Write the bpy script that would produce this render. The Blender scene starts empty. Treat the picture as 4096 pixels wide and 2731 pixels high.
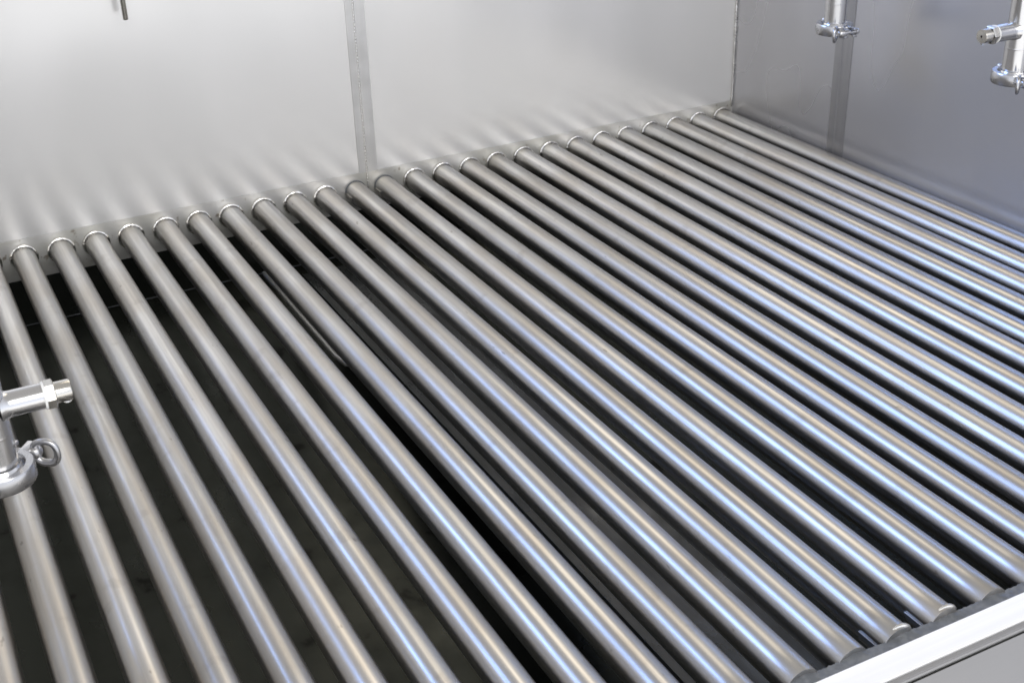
import bpy, bmesh, math, random
from mathutils import Vector, Matrix, noise as mnoise
S = bpy.context.scene
C = S.collection
PI = math.pi
U = 0.082                      # one tube spacing in metres
TL = 24.35                     # tube length in spacings
R = 0.322                       # tube radius in spacings
XC = 25.47                     # corner of back wall and side wall
random.seed(7)

# ------------------------------------------------------------------ camera
cd = bpy.data.cameras.new('camera'); cam = bpy.data.objects.new('camera', cd); C.objects.link(cam)
cam.location = (-1.6355*U, -35.828*U, 13.951*U)
cam.rotation_euler = (1.09393, 0.02914, -0.48031)
cd.sensor_width = 36; cd.lens = 5069.6/4096*36
cd.clip_start = 0.05; cd.clip_end = 200
cd.dof.use_dof = True; cd.dof.focus_distance = 27.5*U; cd.dof.aperture_fstop = 9.0
S.camera = cam

# ------------------------------------------------------------------ world and lamps
w = bpy.data.worlds.new('World'); S.world = w; w.use_nodes = True
nt = w.node_tree; N = nt.nodes; L = nt.links
for n in list(N): N.remove(n)
out = N.new('ShaderNodeOutputWorld'); bg = N.new('ShaderNodeBackground')
tc = N.new('ShaderNodeTexCoord'); sp = N.new('ShaderNodeSeparateXYZ')
mr = N.new('ShaderNodeMapRange'); mr.inputs[1].default_value = -0.4; mr.inputs[2].default_value = 0.8
cr = N.new('ShaderNodeValToRGB')
e = cr.color_ramp.elements
e[0].position = 0.05; e[0].color = (0.52, 0.51, 0.485, 1)   # bright yard below the horizon
e[1].position = 1.0; e[1].color = (0.17, 0.165, 0.16, 1)
k = cr.color_ramp.elements.new(0.36); k.color = (0.40, 0.42, 0.47, 1)
L.new(tc.outputs['Generated'], sp.inputs[0]); L.new(sp.outputs[2], mr.inputs[0]); L.new(mr.outputs[0], cr.inputs[0])
L.new(cr.outputs[0], bg.inputs[0]); bg.inputs[1].default_value = 2.0; L.new(bg.outputs[0], out.inputs[0])

def area(name, loc, target, sx, sy, power, col):
    d = bpy.data.lights.new(name, 'AREA'); d.shape = 'RECTANGLE'; d.size = sx; d.size_y = sy
    d.energy = power; d.color = col
    o = bpy.data.objects.new(name, d); C.objects.link(o); o.location = loc
    v = Vector(target) - Vector(loc); o.rotation_euler = v.to_track_quat('-Z', 'Y').to_euler()
    return o
MID = (11*U, -12*U, 0)
area('daylight_from_opening', (-2.9, 2.0, 3.5), MID, 3.1, 2.5, 112, (0.26, 0.46, 1.0))
area('warm_roof_light', (2.15, 1.4, 3.3), MID, 1.6, 2.7, 15, (1.0, 0.86, 0.66))
area('yard_daylight', (0.3, -5.6, 3.2), (0.8, -3.4, -0.6), 4.5, 2.5, 90, (1.0, 0.98, 0.94))

S.view_settings.view_transform = 'Standard'; S.view_settings.look = 'None'
S.view_settings.exposure = 0.75; S.view_settings.gamma = 1.0
S.view_settings.use_curve_mapping = False
S.render.engine = 'CYCLES'
S.cycles.max_bounces = 8; S.cycles.glossy_bounces = 6; S.cycles.diffuse_bounces = 3

# ------------------------------------------------------------------ materials
def steel(name, col, rough, streak=None, tint=None, tint_amt=0.3, rvar=0.08, bump=0.0, metal=1.0,
          dirt=None, dirt_amt=0.0, dirt_scale=6.0, aniso=0.0, per_object=True, blotch=(1.5, 1.5, 1.5), scratch=0.0,
          tangent=(0, 1, 0), bvec=(1, 1, 1), bdist=0.002, ovar=0.0, rscale=(1, 1, 1), nd=4.0, spot=80.0):
    m = bpy.data.materials.new(name); m.use_nodes = True
    nt = m.node_tree; N = nt.nodes; L = nt.links
    b = N['Principled BSDF']; b.inputs['Metallic'].default_value = metal
    tc = N.new('ShaderNodeTexCoord')
    src = tc.outputs['Object']
    if per_object:
        oi = N.new('ShaderNodeObjectInfo'); mu = N.new('ShaderNodeMath'); mu.operation = 'MULTIPLY'; mu.inputs[1].default_value = 37.0
        L.new(oi.outputs['Random'], mu.inputs[0])
        cb = N.new('ShaderNodeCombineXYZ'); L.new(mu.outputs[0], cb.inputs[0]); L.new(mu.outputs[0], cb.inputs[2])
        va = N.new('ShaderNodeVectorMath'); va.operation = 'ADD'
        L.new(src, va.inputs[0]); L.new(cb.outputs[0], va.inputs[1]); src = va.outputs[0]
    def noise(scale, vec, detail=4.0):
        mp = N.new('ShaderNodeMapping'); mp.inputs['Scale'].default_value = vec
        n = N.new('ShaderNodeTexNoise'); n.inputs['Scale'].default_value = scale; n.inputs['Detail'].default_value = detail
        L.new(src, mp.inputs[0]); L.new(mp.outputs[0], n.inputs['Vector']); return n
    def mixc(a_sock, fac_sock, colb, mode='MIX'):
        x = N.new('ShaderNodeMix'); x.data_type = 'RGBA'; x.blend_type = mode
        L.new(fac_sock, x.inputs[0])
        if hasattr(a_sock, 'links'): L.new(a_sock, x.inputs[6])
        else: x.inputs[6].default_value = a_sock
        x.inputs[7].default_value = colb
        return x.outputs[2]
    def rng(sock, a, b_, c, d):
        r = N.new('ShaderNodeMapRange'); r.inputs[1].default_value = a; r.inputs[2].default_value = b_
        r.inputs[3].default_value = c; r.inputs[4].default_value = d; r.interpolation_type = 'SMOOTHERSTEP'; L.new(sock, r.inputs[0]); return r.outputs[0]
    n1 = noise(3.0, blotch, nd)
    cur = mixc((*col, 1), rng(n1.outputs[0], 0.35, 0.68, 0, tint_amt), (*(tint or [c*0.8 for c in col]), 1))
    rs = None
    if streak:
        n2 = noise(1.0, streak, 5.0)
        cur = mixc(cur, rng(n2.outputs[0], 0.3, 0.7, 0.0, 0.22), tuple(c*0.62 for c in col)+(1,))
        rs = n2
    if dirt_amt > 0:
        n3 = noise(dirt_scale, (1, 1, 1), 6.0)
        cur = mixc(cur, rng(n3.outputs[0], 0.60, 0.72, 0, dirt_amt), (*(dirt or (0.09, 0.075, 0.06)), 1))
    if scratch > 0:
        n5 = noise(spot, (1, 0.35, 1), 2.0)
        cur = mixc(cur, rng(n5.outputs[0], 0.71, 0.79, 0, scratch), (0.10, 0.085, 0.07, 1))
    if ovar > 0:
        o2 = N.new('ShaderNodeObjectInfo'); hs = N.new('ShaderNodeHueSaturation')
        L.new(rng(o2.outputs['Random'], 0, 1, 1-ovar, 1+ovar), hs.inputs['Value']); L.new(cur, hs.inputs['Color']); cur = hs.outputs[0]
    L.new(cur, b.inputs['Base Color'])
    n4 = rs or noise(7.0, rscale, nd)
    r1 = rng(n4.outputs[0], 0.3, 0.7, rough - rvar, rough + rvar)
    ad = N.new('ShaderNodeMath'); ad.operation = 'ADD'
    L.new(r1, ad.inputs[0]); L.new(rng(n1.outputs[0], 0.3, 0.7, -rvar*0.6, rvar*0.6), ad.inputs[1])
    L.new(ad.outputs[0], b.inputs['Roughness'])
    if aniso:
        b.inputs['Anisotropic'].default_value = aniso      # polishing marks run round the tube
        tv = N.new('ShaderNodeCombineXYZ'); tv.inputs[0].default_value, tv.inputs[1].default_value, tv.inputs[2].default_value = tangent; L.new(tv.outputs[0], b.inputs['Tangent'])
    if bump > 0:
        bp = N.new('ShaderNodeBump'); bp.inputs['Strength'].default_value = bump; bp.inputs['Distance'].default_value = bdist
        nb = noise(2.2, bvec, 0.6); L.new(nb.outputs[0], bp.inputs['Height']); L.new(bp.outputs[0], b.inputs['Normal'])
    return m

M_TUBE = steel('brushed_tube_steel', (0.495, 0.49, 0.483), 0.36, streak=(160, 1.6, 160), tint=(0.465, 0.435, 0.395), tint_amt=0.75, aniso=0.40,
               rvar=0.05, bump=0.5, bvec=(9, 2.0, 9), bdist=0.0010, blotch=(7, 1.6, 7), scratch=0.40, dirt=(0.34, 0.32, 0.30), dirt_amt=0.40,
               dirt_scale=17, ovar=0.09)
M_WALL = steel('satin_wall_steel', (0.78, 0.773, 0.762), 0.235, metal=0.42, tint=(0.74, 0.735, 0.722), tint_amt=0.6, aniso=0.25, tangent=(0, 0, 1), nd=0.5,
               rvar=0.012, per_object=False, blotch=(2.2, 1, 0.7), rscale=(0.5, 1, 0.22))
M_SIDE = steel('shaded_side_wall_steel', (0.53, 0.528, 0.545), 0.30, metal=0.75, tint=(0.49, 0.488, 0.505), tint_amt=0.7, aniso=0.3, nd=0.8, tangent=(0, 0, 1),
               rvar=0.03, per_object=False, blotch=(1, 2.0, 0.8), rscale=(0.5, 0.5, 0.22))  # same wall steel, with its shade and bluish sky cast put into the colour
M_BAND = steel('ground_seam_steel', (0.66, 0.655, 0.645), 0.38, metal=0.62, streak=(60, 60, 3.0), rvar=0.05, tint=(0.58, 0.575, 0.56), tint_amt=0.8,
               per_object=False, blotch=(3, 3, 5))
M_BANDS = steel('shaded_side_seam_steel', (0.40, 0.395, 0.40), 0.38, metal=0.78, streak=(60, 60, 3.0), rvar=0.05, per_object=False, blotch=(3, 3, 5))  # darker copy of the seam steel, the side wall's shade put into the colour
M_PLATE = steel('stained_plate_steel', (0.76, 0.75, 0.73), 0.36, metal=0.66, tint=(0.58, 0.57, 0.52), tint_amt=0.8, rvar=0.05, per_object=False,
                blotch=(3, 3, 5), dirt=(0.25, 0.20, 0.14), dirt_amt=0.75, dirt_scale=42, scratch=0.6)
M_WELD = steel('bright_weld_metal', (0.86, 0.85, 0.82), 0.24, tint=(0.58, 0.56, 0.52), tint_amt=0.7, rvar=0.10, blotch=(14, 14, 14), ovar=0.08)
M_BEAD = steel('seam_bead_metal', (0.84, 0.83, 0.81), 0.24, rvar=0.08, blotch=(60, 60, 60))
M_CHROME = steel('polished_fitting_steel', (0.62, 0.62, 0.63), 0.19, tint=(0.6, 0.6, 0.6), rvar=0.04)
M_CAST = steel('cast_clamp_steel', (0.50, 0.50, 0.51), 0.27, tint=(0.4, 0.4, 0.41), rvar=0.05, blotch=(20, 20, 20))
M_NOZ = steel('turned_nozzle_steel', (0.60, 0.585, 0.55), 0.25, tint=(0.5, 0.48, 0.44), rvar=0.04)
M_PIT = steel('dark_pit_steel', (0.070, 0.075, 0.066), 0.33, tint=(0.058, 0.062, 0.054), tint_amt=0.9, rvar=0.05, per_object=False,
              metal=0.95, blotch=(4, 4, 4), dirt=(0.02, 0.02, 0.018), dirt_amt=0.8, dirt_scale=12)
M_RIM = steel('rim_steel_glare', (0.95, 0.95, 0.955), 0.42, metal=0.2, streak=(1, 60, 60), tint=(0.88, 0.88, 0.90), rvar=0.04, per_object=False)  # near-white base stands in for bright surroundings glaring off the steel
M_PANEL = steel('front_panel_steel', (0.50, 0.50, 0.51), 0.34, streak=(1.0, 30, 30), tint=(0.42, 0.42, 0.42), tint_amt=0.6, rvar=0.05, per_object=False)
M_GASKET = steel('grey_sealant', (0.13, 0.14, 0.155), 0.5, tint=(0.19, 0.20, 0.215), tint_amt=0.8, rvar=0.05, metal=0.35, per_object=False,
                 blotch=(25, 25, 25), bump=0.5)
M_CONC = steel('concrete', (0.42, 0.41, 0.39), 0.85, tint=(0.36, 0.35, 0.33), rvar=0.05, metal=0.0, per_object=False)
def plain(name, col, rough, metal=0.0, trans=0.0):
    m = bpy.data.materials.new(name); m.use_nodes = True; b = m.node_tree.nodes['Principled BSDF']
    b.inputs['Base Color'].default_value = (*col, 1); b.inputs['Roughness'].default_value = rough
    b.inputs['Metallic'].default_value = metal; b.inputs['Transmission Weight'].default_value = trans
    if trans: b.inputs['IOR'].default_value = 1.33
    return m
M_SEAL = plain('white_thread_seal', (0.82, 0.82, 0.80), 0.55)
M_HOLE = plain('bore_shade', (0.015, 0.015, 0.015), 0.6)  # near-black disc colour paints the shade inside the nozzle hole
M_DROP = plain('water', (1, 1, 1), 0.02, trans=1.0)

# ------------------------------------------------------------------ helpers
def link(name, bm, mat, parent=None, smooth=True):
    me = bpy.data.meshes.new(name); bmesh.ops.recalc_face_normals(bm, faces=bm.faces); bm.to_mesh(me); bm.free()
    if smooth:
        for p in me.polygons: p.use_smooth = True
        try: me.set_sharp_from_angle(angle=math.radians(38))
        except Exception: pass
    o = bpy.data.objects.new(name, me); C.objects.link(o); me.materials.append(mat)
    if parent is not None: o.parent = parent
    return o
def tag(o, label=None, cat=None, group=None, kind=None):
    if label: o['label'] = label
    if cat: o['category'] = cat
    if group: o['group'] = group
    if kind: o['kind'] = kind
    return o
def empty(name, loc, label, cat, group=None):
    o = bpy.data.objects.new(name, None); C.objects.link(o); o.location = loc; o.empty_display_size = 0.05
    return tag(o, label, cat, group)
def box(bm, a, b, bev=0.0):
    r = bmesh.ops.create_cube(bm, size=1.0); vs = r['verts']
    for v in vs:
        v.co = Vector(((a[0]+b[0])/2 + v.co.x*(b[0]-a[0]), (a[1]+b[1])/2 + v.co.y*(b[1]-a[1]), (a[2]+b[2])/2 + v.co.z*(b[2]-a[2])))
    if bev:
        es = list({e for v in vs for e in v.link_edges})
        bmesh.ops.bevel(bm, geom=es, offset=bev, segments=2, affect='EDGES', profile=0.6)
def frame(d):
    d = Vector(d).normalized(); up = Vector((0, 0, 1)) if abs(d.z) < 0.9 else Vector((1, 0, 0))
    x = up.cross(d).normalized(); y = d.cross(x); return d, x, y
def lathe(bm, o, d, prof, seg=40, a0=0.0, a1=2*PI):
    """prof: list of (distance along d, radius); radius 0 closes with a point"""
    o = Vector(o); d, x, y = frame(d); full = abs(a1-a0-2*PI) < 1e-6; n = seg if full else seg+1
    rings = []
    for t, r in prof:
        if r <= 1e-9: rings.append([bm.verts.new(o+d*t)])
        else: rings.append([bm.verts.new(o+d*t+(x*math.cos(a0+(a1-a0)*i/seg)+y*math.sin(a0+(a1-a0)*i/seg))*r) for i in range(n)])
    for A, B in zip(rings, rings[1:]):
        m = n if full else n-1
        for i in range(m):
            j = (i+1) % n
            if len(A) == 1 and len(B) == 1: continue
            if len(A) == 1: bm.faces.new((A[0], B[i], B[j]))
            elif len(B) == 1: bm.faces.new((A[i], B[0], A[j]))
            else: bm.faces.new((A[i], B[i], B[j], A[j]))
def sweep(bm, pts, r, seg=12, closed=False, flat=1.0, rf=None):
    pts = [Vector(p) for p in pts]; n = len(pts); rings = []
    prev = None
    for i, p in enumerate(pts):
        a = pts[(i-1) % n] if (closed or i > 0) else p; b = pts[(i+1) % n] if (closed or i < n-1) else p
        t = (b-a).normalized()
        if prev is None: _, x, y = frame(t)
        else:
            x = (prev - t*prev.dot(t)).normalized(); y = t.cross(x)
        prev = x; rr = rf(i) if rf else r
        rings.append([bm.verts.new(p+(x*math.cos(2*PI*k/seg)+y*math.sin(2*PI*k/seg)*flat)*rr) for k in range(seg)])
    m = n if closed else n-1
    for i in range(m):
        A = rings[i]; B = rings[(i+1) % n]
        for k in range(seg): bm.faces.new((A[k], A[(k+1) % seg], B[(k+1) % seg], B[k]))
    if not closed: bm.faces.new(rings[0][::-1]); bm.faces.new(rings[-1])

# ------------------------------------------------------------------ the chamber walls
WH = 10.8*U; WL = 12.0*U; XL = -5.6*U; YF = -TL*U; XR = XC*U
t_ = 0.004
wall = empty('back_wall', (XR/2, 0, 0), 'pale satin steel wall behind the welded ends of the tubes, with a vertical seam', 'wall')
def at(o, parent):
    o.parent = parent; o.matrix_parent_inverse = Matrix.Translation(-Vector(parent.location)); return o
def gridwall(bm, a, bdir, cdir, nb, nc, fn=None):
    a = Vector(a); bdir = Vector(bdir); cdir = Vector(cdir); vs = []
    for i in range(nb+1):
        vs.append([bm.verts.new(a+bdir*i/nb+cdir*j/nc) for j in range(nc+1)])
    for i in range(nb):
        for j in range(nc): bm.faces.new((vs[i][j], vs[i+1][j], vs[i+1][j+1], vs[i][j+1]))
def buckled(bm, x0, x1, zlo, zhi, axis, base, amp, seed):
    # thin sheet, very slightly buckled as rolled sheet metal is
    nb, nc = 150, 60; F = []; Bk = []
    for i in range(nb+1):
        a = x0+(x1-x0)*i/nb; f = []; g = []
        for j in range(nc+1):
            z = zlo+(zhi-zlo)*j/nc
            d = amp*mnoise.noise(Vector((a*3.1+seed, z*1.9, seed)))+amp*0.35*mnoise.noise(Vector((a*8+seed, z*4, 3)))
            d *= min(1, j/6)*min(1, i/6)*min(1, (nb-i)/6)
            f.append(bm.verts.new((a, base+d, z) if axis == 'y' else (base-d, a, z)))
            g.append(bm.verts.new((a, base+0.005, z) if axis == 'y' else (base+0.005, a, z)))
        F.append(f); Bk.append(g)
    for i in range(nb):
        for j in range(nc):
            bm.faces.new((F[i][j], F[i+1][j], F[i+1][j+1], F[i][j+1])); bm.faces.new((Bk[i][j], Bk[i][j+1], Bk[i+1][j+1], Bk[i+1][j]))
    for i in range(nb):
        for j in (0, nc): bm.faces.new((F[i][j], F[i+1][j], Bk[i+1][j], Bk[i][j]))
    for j in range(nc):
        for i in (0, nb): bm.faces.new((F[i][j], F[i][j+1], Bk[i][j+1], Bk[i][j]))
bm = bmesh.new(); buckled(bm, XL, XR, 0.552*U, WH, 'y', 0.0, 0.0023, 2.3); at(link('wall_sheet', bm, M_WALL, None, True), wall)
# lower plate which the tubes are welded into, slightly proud of the sheet
bm = bmesh.new(); box(bm, (XL, -0.0005, -0.67*U), (XR-0.001, 0.004, 0.55*U)); at(link('tube_plate', bm, M_PLATE, None, False), wall)
SX = 11.44*U
bm = bmesh.new(); box(bm, (SX-0.25*U, -0.0021, 0.552*U), (SX+0.36*U, 0.002, WH)); at(link('seam_band', bm, M_BAND, None, False), wall)
def bead(p0, p1, r, step, nrm):
    bm = bmesh.new(); p0 = Vector(p0); p1 = Vector(p1); Ln = (p1-p0).length; n = int(Ln/(step/4))
    pts = [p0.lerp(p1, i/n) for i in range(n+1)]
    sweep(bm, pts, r, 8, rf=lambda i: r*(0.80+0.28*abs(math.sin(i*PI/4))+random.uniform(-.05, .05))); return bm
at(link('weld_bead', bead((SX, -0.0022, -0.2*U), (SX, -0.0022, WH), 0.0022, 0.008, None), M_BEAD), wall)
at(link('corner_weld', bead((XR-0.003, -0.003, 0.35*U), (XR-0.003, -0.003, WH), 0.0036, 0.05, None), M_BEAD), wall)

side = empty('side_wall', (XR, -12*U, 0), 'steel wall in bluish shade beside the last tube, with a blurred vertical seam', 'wall')
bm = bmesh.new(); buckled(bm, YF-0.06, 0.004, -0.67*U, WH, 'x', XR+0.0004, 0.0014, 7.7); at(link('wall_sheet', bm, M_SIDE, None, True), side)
SY = -5.52*U
bm = bmesh.new(); box(bm, (XR-0.0015, SY-0.45*U, -0.3*U), (XR+0.002, SY+0.32*U, WH)); at(link('seam_band', bm, M_BANDS, None, False), side)
at(link('weld_bead', bead((XR-0.0016, SY, -0.3*U), (XR-0.0016, SY, WH), 0.0016, 0.008, None), M_BANDS), side)
lw = empty('end_wall', (XL, -12*U, 0), 'unseen steel end wall at the far left end of the tube bed', 'wall')
bm = bmesh.new(); box(bm, (XL-0.004, YF-0.06, -0.67*U), (XL, 0.004, WL)); at(link('wall_sheet', bm, M_WALL, None, False), lw)  # out of view; height and pale steel chosen to block and bounce light

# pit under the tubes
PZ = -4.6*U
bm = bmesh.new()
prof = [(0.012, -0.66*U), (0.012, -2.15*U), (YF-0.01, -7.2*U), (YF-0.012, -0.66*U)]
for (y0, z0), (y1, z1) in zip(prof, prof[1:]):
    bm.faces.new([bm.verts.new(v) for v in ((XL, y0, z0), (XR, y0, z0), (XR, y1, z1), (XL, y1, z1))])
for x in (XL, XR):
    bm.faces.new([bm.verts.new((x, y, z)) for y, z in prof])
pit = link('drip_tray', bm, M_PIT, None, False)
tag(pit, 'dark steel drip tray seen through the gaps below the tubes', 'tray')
bm = bmesh.new(); sweep(bm, [(XL+.01, 0.010, -2.13*U), (XR-.01, 0.010, -2.13*U)], 0.0010, 6); link('fold_weld', bm, M_GASKET, pit)

# front rim
rim = empty('front_rim', (XR/2, YF, 0), 'bright folded steel rim running along the near ends of the tubes', 'rim')
z0 = 0.16*U
RY = YF - 0.13*U
def strip(y0, za, y1, zb, mat, name, th=0.006):
    bm = bmesh.new()
    v = [(y0, za), (y1, zb), (y1, zb-th), (y0, za-th)]
    for x in (XL, XR+0.05): pass
    A = [bm.verts.new((XL, y, z)) for y, z in v]; B = [bm.verts.new((XR+0.02, y, z)) for y, z in v]
    for i in range(4): bm.faces.new((A[i], A[(i+1) % 4], B[(i+1) % 4], B[i]))
    bm.faces.new(A[::-1]); bm.faces.new(B)
    bmesh.ops.bevel(bm, geom=[e for e in bm.edges if abs(e.verts[0].co.x-e.verts[1].co.x) > .1], offset=0.0012, segments=2, affect='EDGES')
    return at(link(name, bm, mat), rim)
# sealant bed the tube ends finish in
bm = bmesh.new()
nx = 900; rows = 7; vs = []
for i in range(nx+1):
    x = XL+(XR-XL)*i/nx; xx = x/U; col = []
    near = abs(xx-round(xx))
    for j in range(rows):
        f = j/(rows-1)
        y = YF + 0.02*U - 0.20*U*f
        z = z0 + (random.uniform(-1, 1)*0.010*U + 0.020*U*math.sin(xx*5.1)*(1-f))*(1 if 0 < j < rows-1 else .4)
        if near < 0.3: z += 0.05*U*(1-f)*math.cos(near/0.3*PI/2)
        if j == 0: y += random.uniform(-1, 1)*0.012*U
        col.append(bm.verts.new((x, y, z)))
    col.insert(0, bm.verts.new((x, YF+0.02*U, -0.66*U)))
    vs.append(col)
for i in range(nx):
    for j in range(rows): bm.faces.new((vs[i][j], vs[i+1][j], vs[i+1][j+1], vs[i][j+1]))
at(link('sealant_strip', bm, M_GASKET), rim)
yA = YF-0.18*U
strip(yA, z0+0.02*U, yA-0.48*U, z0-0.02*U, M_RIM, 'top_flange')
strip(yA-0.50*U, z0-0.035*U, yA-0.58*U, z0-0.06*U, M_PANEL, 'flange_lip', 0.010)
strip(yA-0.60*U, z0-0.16*U, yA-1.45*U, z0-0.75*U, M_PANEL, 'sloping_panel', 0.004)
strip(yA-1.47*U, z0-0.74*U, yA-1.62*U, z0-0.86*U, M_RIM, 'panel_fold', 0.006)
bm = bmesh.new(); box(bm, (XL, yA-1.60*U, -10*U), (XR+0.02, yA-1.52*U, z0-0.95*U)); at(link('front_skirt', bm, M_PANEL, None, False), rim)

# ------------------------------------------------------------------ tubes
OFF = {-2: (-0.009, 0.0024), -1: (-0.012, 0.0006), 0: (0.004, -0.0003), 1: (-0.014, -0.0005), 2: (0.009, -0.0008), 3: (-0.005, -0.0014), 4: (-0.009, -0.0016), 5: (0.011, -0.0013), 6: (0.006, 0.0002), 7: (-0.008, 0.0003), 8: (0.002, 0.0009), 9: (0.023, 0.0013), 10: (0.003, 0.0006), 11: (0.008, 0.0028), 12: (-0.014, 0.0025), 13: (0.027, 0.0013), 14: (0.033, 0.0), 15: (-0.009, 0.0014), 16: (-0.032, 0.0001), 17: (-0.019, 0.0009), 18: (-0.017, 0.0008), 19: (-0.001, -0.0002), 20: (0.013, -0.0032), 21: (0.001, -0.0003), 22: (0.014, -0.0034), 23: (0.015, -0.0034), 24: (0.009, -0.002), 25: (0.023, -0.0047)}
def tube_mesh():
    bm = bmesh.new()
    lathe(bm, (0, 0, 0), (0, -1, 0), [(TL*U*i/40, R*U) for i in range(41)]+[(TL*U+0.0005, R*U*0.99), (TL*U+0.0006, 0)], 56)
    return bm
def ring_mesh(seed, rr0=0.0031, off=0.032):
    rnd = random.Random(seed); bm = bmesh.new(); n = 72
    pts = []
    for i in range(n):
        a = 2*PI*i/n; rr = (R+off)*U*(1+rnd.uniform(-.006, .006))
        pts.append((rr*math.cos(a), -0.004+rnd.uniform(-.0004, .0004), rr*math.sin(a)))
    ph = rnd.random()*6
    sweep(bm, pts, 0.003, 8, closed=True, rf=lambda i: rr0*(1+0.14*math.sin(i*0.35+ph)+rnd.uniform(-.05, .05)))
    return bm
def crescent_mesh():
    bm = bmesh.new(); pts = []
    for i in range(15):
        a = math.radians(55) + math.radians(85)*i/14 - math.radians(30)
        pts.append(((R+0.012)*U*math.cos(a), -TL*U+0.004, (R+0.012)*U*math.sin(a)))
    sweep(bm, pts, 0.002, 8, rf=lambda i: 0.0028*math.sin(PI*(i+0.6)/15.2)+0.0003); return bm
def cradle_mesh(y0, y1):
    bm = bmesh.new(); ro = (R+0.035)*U; ri = (R+0.004)*U; seg = 24
    if True:
        A = []
        for y in (y0, y1):
            A.append([[bm.verts.new((r*math.cos(a), y, r*math.sin(a))) for r in (ro, ri)] for a in [math.radians(178)+math.radians(184)*k/seg for k in range(seg+1)]])
        for k in range(seg):
            for q in (0, 1):
                bm.faces.new((A[0][k][q], A[0][k+1][q], A[1][k+1][q], A[1][k][q]))
            for e_ in (0, 1): bm.faces.new((A[e_][k][0], A[e_][k+1][0], A[e_][k+1][1], A[e_][k][1]))
        for k in (0, seg): bm.faces.new((A[0][k][0], A[0][k][1], A[1][k][1], A[1][k][0]))
    return bm
ORD = ['first', 'second', 'third', 'fourth', 'fifth', 'sixth', 'seventh', 'eighth', 'ninth', 'tenth', 'eleventh', 'twelfth', 'thirteenth',
       'fourteenth', 'fifteenth', 'sixteenth', 'seventeenth', 'eighteenth', 'nineteenth', 'twentieth', 'twenty-first', 'twenty-second',
       'twenty-third', 'twenty-fourth', 'twenty-fifth', 'twenty-sixth', 'twenty-seventh', 'twenty-eighth']
def tube_label(i):
    if i == 25: return 'grey steel tube lying closest to the bluish side wall'
    if i == 12: return 'grey steel tube in a split cradle, just right of the back wall seam'
    if i == 11: return 'grey steel tube in a split cradle, just left of the back wall seam'
    if i == 13: return 'grey steel tube with bright weld ring, directly right of the two cradled tubes'
    if i == 10: return 'grey steel tube with bright weld ring, directly left of the two cradled tubes'
    if i == -2: return 'grey steel tube cut off at the bottom left corner, leftmost of all'
    if i == -1: return 'grey steel tube running behind the near left clamp ring, second from the left'
    if i == 0: return 'grey steel tube crossed by the near left spray nozzle, third from the left'
    if i == 1: return 'grey steel tube with the leftmost visible bright weld ring'
    if i == 2: return 'grey steel tube whose weld ring is the second visible from the left'
    if i < 10: return 'grey steel tube, %s counting left from the back wall seam' % ORD[11-i]
    return 'grey steel tube, %s counting from the bluish side wall' % ORD[25-i]
tube_data = rings = None
base_tube = None; ring_data = []
for i in range(-2, 26):
    a, b = OFF[i]
    t = empty('steel_tube', ((i+a)*U, 0, 0), tube_label(i), 'tube', 'parallel steel tubes of the bed')
    t.rotation_euler.z = -math.atan(b)
    if base_tube is None:
        base_tube = link('tube_body', tube_mesh(), M_TUBE, t)
        for s in range(4): ring_data.append(None)
        bodies = base_tube
    else:
        c = base_tube.copy(); C.objects.link(c); c.parent = t
    if i in (11, 12):
        link('cradle', cradle_mesh(0, -0.55*U), M_TUBE, t)
        link('cradle', cradle_mesh(-TL*U+0.55*U, -TL*U+0.003), M_TUBE, t)
        link('end_weld', crescent_mesh(), M_WELD, t)
        link('end_seam', ring_mesh(i, 0.0014, 0.012), M_GASKET, t)
    else:
        s = (i+2) % 4
        if ring_data[s] is None: ring_data[s] = link('weld_ring', ring_mesh(s), M_WELD, t)
        else:
            c = ring_data[s].copy(); C.objects.link(c); c.parent = t

# pipe lying in the tray
bm = bmesh.new()
sweep(bm, [(7.7*U, -0.3*U, -1.95*U), (7.72*U, -3*U, -2.0*U), (7.72*U, -6.6*U, -2.0*U), (7.80*U, -7.1*U, -2.0*U), (8.1*U, -7.3*U, -2.0*U), (8.6*U, -7.1*U, -2.0*U)], 0.006, 12)
o = link('bent_rod', bm, M_BAND); tag(o, 'thin bent rod lying in the dark tray below the tubes left of the seam', 'rod')
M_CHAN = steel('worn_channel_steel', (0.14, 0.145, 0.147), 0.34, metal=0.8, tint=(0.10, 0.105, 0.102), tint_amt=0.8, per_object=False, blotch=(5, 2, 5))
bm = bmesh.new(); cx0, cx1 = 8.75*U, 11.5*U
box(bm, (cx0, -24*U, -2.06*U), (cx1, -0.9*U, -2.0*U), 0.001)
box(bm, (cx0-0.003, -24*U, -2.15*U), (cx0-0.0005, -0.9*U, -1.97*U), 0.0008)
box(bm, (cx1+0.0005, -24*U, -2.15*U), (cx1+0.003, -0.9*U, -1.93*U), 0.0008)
o = link('steel_channel', bm, M_CHAN, None, False); tag(o, 'long grey steel channel in the tray, seen through gaps below the back wall seam', 'channel')

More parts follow.
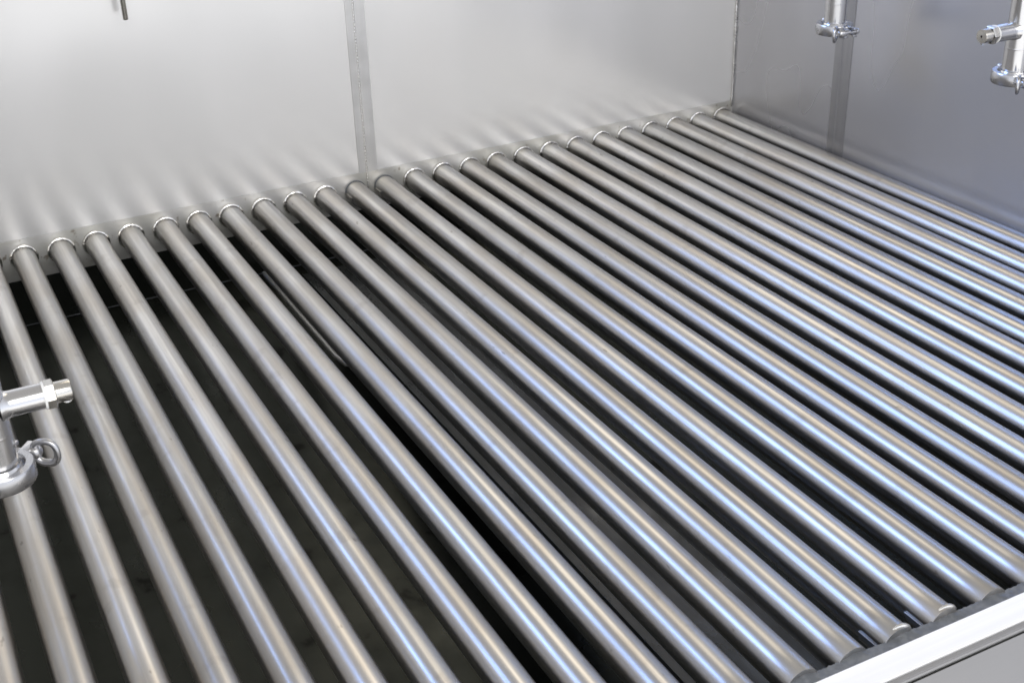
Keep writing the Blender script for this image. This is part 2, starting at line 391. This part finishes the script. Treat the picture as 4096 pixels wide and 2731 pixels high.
# ------------------------------------------------------------------ spray pipes
def spray_pipe():
    t = empty('spray_pipe', (0, 0, 0), 'x', 'spray pipe', 'hanging spray pipes with clamped ends')
    r = 0.305*U; H = 9.0*U
    bm = bmesh.new(); lathe(bm, (0, 0, 0), (0, 0, 1), [(0.05*U, 0), (0.05*U, r*.9), (0.10*U, r), (0.14*U, r), (0.70*U, r), (0.72*U, r), (0.73*U, r*1.008), (0.74*U, r), (0.76*U, r), (0.9*U, r), (1.6*U, r), (H, r), (H, 0)], 48)
    link('pipe_body', bm, M_CHROME, t)
    # branch for the nozzle, pointing local -X
    zt = 1.17*U; rb = 0.21*U
    bm = bmesh.new()
    lathe(bm, (0, 0, zt), (-1, 0, 0), [(0.20*U, rb*1.30), (0.27*U, rb*1.16), (0.31*U, rb*1.04), (0.38*U, rb), (0.86*U, rb), (0.86*U, rb*.5)], 40)
    link('branch', bm, M_CHROME, t)
    bm = bmesh.new()
    lathe(bm, (0, 0, zt), (-1, 0, 0), [(0.862*U, rb*.6), (0.862*U, rb*1.06), (0.90*U, rb*1.08), (0.905*U, rb*.6)], 40); link('thread_seal', bm, M_SEAL, t)
    bm = bmesh.new()
    lathe(bm, (0, 0, zt), (-1, 0, 0), [(0.905*U, rb*.6), (0.905*U, rb*1.12), (1.03*U, rb*1.12), (1.05*U, rb*.95)], 6)
    noz = link('nozzle', bm, M_NOZ, t, False)
    bm = bmesh.new()
    lathe(bm, (0, 0, zt), (-1, 0, 0), [(1.03*U, rb*.82), (1.27*U, rb*.82), (1.29*U, rb*.78), (1.295*U, rb*.14), (1.25*U, rb*.12)], 40)
    link('nozzle_tip', bm, M_NOZ, noz)
    bm = bmesh.new(); lathe(bm, (0, 0, zt), (-1, 0, 0), [(1.255*U, rb*.13), (1.255*U, 0)], 20); link('nozzle_bore', bm, M_HOLE, noz)
    bm = bmesh.new(); bmesh.ops.create_uvsphere(bm, u_segments=16, v_segments=10, radius=0.05*U)
    for v in bm.verts: v.co = Vector((v.co.x*1.3-1.21*U, v.co.y, v.co.z*.7+zt-rb*.82-0.012*U))
    link('water_drop', bm, M_DROP, noz)
    # clamp: ring in two halves around the ferrules; lugs towards local direction A
    A = Vector((0.52, -0.854, 0)); B = Vector((-0.854, -0.52, 0))   # B: bolt axis, wing nut end
    cl = None
    ang = math.atan2(A.y, A.x)
    ro = 0.53*U; ri = 0.40*U; h = 0.15*U
    bm = bmesh.new(); seg = 40
    a0 = ang+math.radians(16); a1 = ang+math.radians(344); sect = [(ri, -h), (ro-.02*U, -h), (ro, -h*.8), (ro, h*.8), (ro-.02*U, h), (ri, h), (ri-0.03*U, h*.4), (ri-0.03*U, -h*.4)]
    R_ = []
    for k in range(seg+1):
        a = a0+(a1-a0)*k/seg
        R_.append([bm.verts.new((q*math.cos(a), q*math.sin(a), z)) for q, z in sect])
    m = len(sect)
    for k in range(seg):
        for q in range(m): bm.faces.new((R_[k][q], R_[k+1][q], R_[k+1][(q+1) % m], R_[k][(q+1) % m]))
    bm.faces.new(R_[0]); bm.faces.new(R_[-1][::-1])
    cl = link('clamp_ring', bm, M_CAST, t); cl.rotation_euler.z = math.radians(-35)
    bm = bmesh.new(); lathe(bm, (0, 0, 0), (0, 0, 1), [(-0.08*U, 0), (-0.08*U, .30*U), (-.08*U, .39*U), (.03*U, .39*U), (.10*U, .34*U), (.16*U, r*1.0)], 40); link('ferrule', bm, M_CHROME, t)
    # forked lug at one end (bolt swings into it), solid lug at the other
    def plate(c, ux, uy, uz, hx, hy, hz, bm, bev):
        b2 = bmesh.new(); box(b2, (-hx, -hy, -hz), (hx, hy, hz), bev)
        Mx = Matrix((ux, uy, uz)).transposed().to_4x4(); Mx.translation = c
        b2.transform(Mx); me = bpy.data.meshes.new('tmp'); b2.to_mesh(me); b2.free(); bm.from_mesh(me); bpy.data.meshes.remove(me)
    Z = Vector((0, 0, 1)); bm = bmesh.new()
    for sgn in (1, -1):
        for zz in (0.095*U, -0.095*U):
            plate(A*0.60*U + B*0.15*U*sgn + Z*zz, A, B, Z, 0.19*U, 0.07*U, 0.032*U, bm, 0.0008)
    lug = link('lugs', bm, M_CAST, cl)
    bc = A*0.66*U
    bm = bmesh.new(); lathe(bm, bc - B*0.34*U, B, [(0, 0), (0, .07*U), (.03*U, .085*U), (.10*U, .085*U), (.12*U, .055*U), (0.52*U, .055*U), (.52*U, 0)], 24)
    link('bolt', bm, M_CHROME, cl)
    bm = bmesh.new(); lathe(bm, bc + B*0.12*U, B, [(0, 0), (0, .115*U), (.17*U, .115*U), (.22*U, .09*U), (.24*U, .05*U), (.24*U, 0)], 28)
    wn = link('wing_nut', bm, M_CAST, cl)
    # closed eye shaped grip of the wing nut, in the plane of bolt axis and vertical
    bm = bmesh.new(); pts = []; n = 40; cc = bc + B*0.45*U
    for k in range(n):
        a = 2*PI*k/n; ca, sa = math.cos(a), math.sin(a)
        rx = 0.20*U*(abs(ca)**0.8)*(1 if ca > 0 else -1.25); rz = 0.225*U*(abs(sa)**0.9)*(1 if sa > 0 else -1)
        pts.append(B*rx + Z*rz)
    sweep(bm, pts, 0.058*U, 12, closed=True, flat=1.25); gr = link('grip', bm, M_CAST, wn); gr.location = cc; gr.scale = (0.9, 0.9, 0.9)
    bm = bmesh.new(); P0 = -A*0.50*U
    lathe(bm, P0 - Z*0.17*U, (0, 0, 1), [(0, 0), (0, .06*U), (.34*U, .06*U), (.36*U, .045*U), (.36*U, 0)], 20); link('hinge_pin', bm, M_CHROME, cl)
    return t
def copy_tree(o, parent=None):
    c = o.copy(); C.objects.link(c)
    if parent is not None: c.parent = parent
    for ch in [x for x in bpy.data.objects if x.parent == o]: copy_tree(ch, c)
    return c
sa = spray_pipe(); sb = copy_tree(sa); sc = copy_tree(sa)
sa.location = (23.45*U, -7.35*U, 4.88*U); sa['label'] = 'hanging steel spray pipe farthest away, its wing-nut clamp in front of the side wall seam'
sb.location = (23.75*U, -13.75*U, 4.90*U); sb['label'] = 'hanging steel spray pipe cut by the right edge, nozzle with white thread seal pointing left'
sc.location = (-1.29*U, -16.9*U, 3.08*U); sc.rotation_euler.z = PI
for ch in sc.children:
    if ch.name.startswith('clamp_ring'): ch.rotation_euler.z = math.radians(-66)
def turn_grip(o):                      # the two far wing nuts are turned nearly edge on
    for c in o.children:
        if c.name.startswith('grip'): c.rotation_euler.z = math.radians(42); c.scale = (0.8, 0.8, 0.82)
        turn_grip(c)
turn_grip(sa); turn_grip(sb)
sc['label'] = 'near steel spray pipe at the left edge, its nozzle pointing right over the tubes'
bm = bmesh.new(); lathe(bm, (0, 0, 0), (0, 0, 1), [(0, 0), (0, .060*U), (.02*U, .072*U), (5*U, .072*U), (5*U, 0)], 24)
rod = link('hanging_rod', bm, M_NOZ); rod.location = (4.76*U, -0.64*U, 6.31*U)
tag(rod, 'thin steel rod hanging down in front of the pale back wall at top left', 'rod')
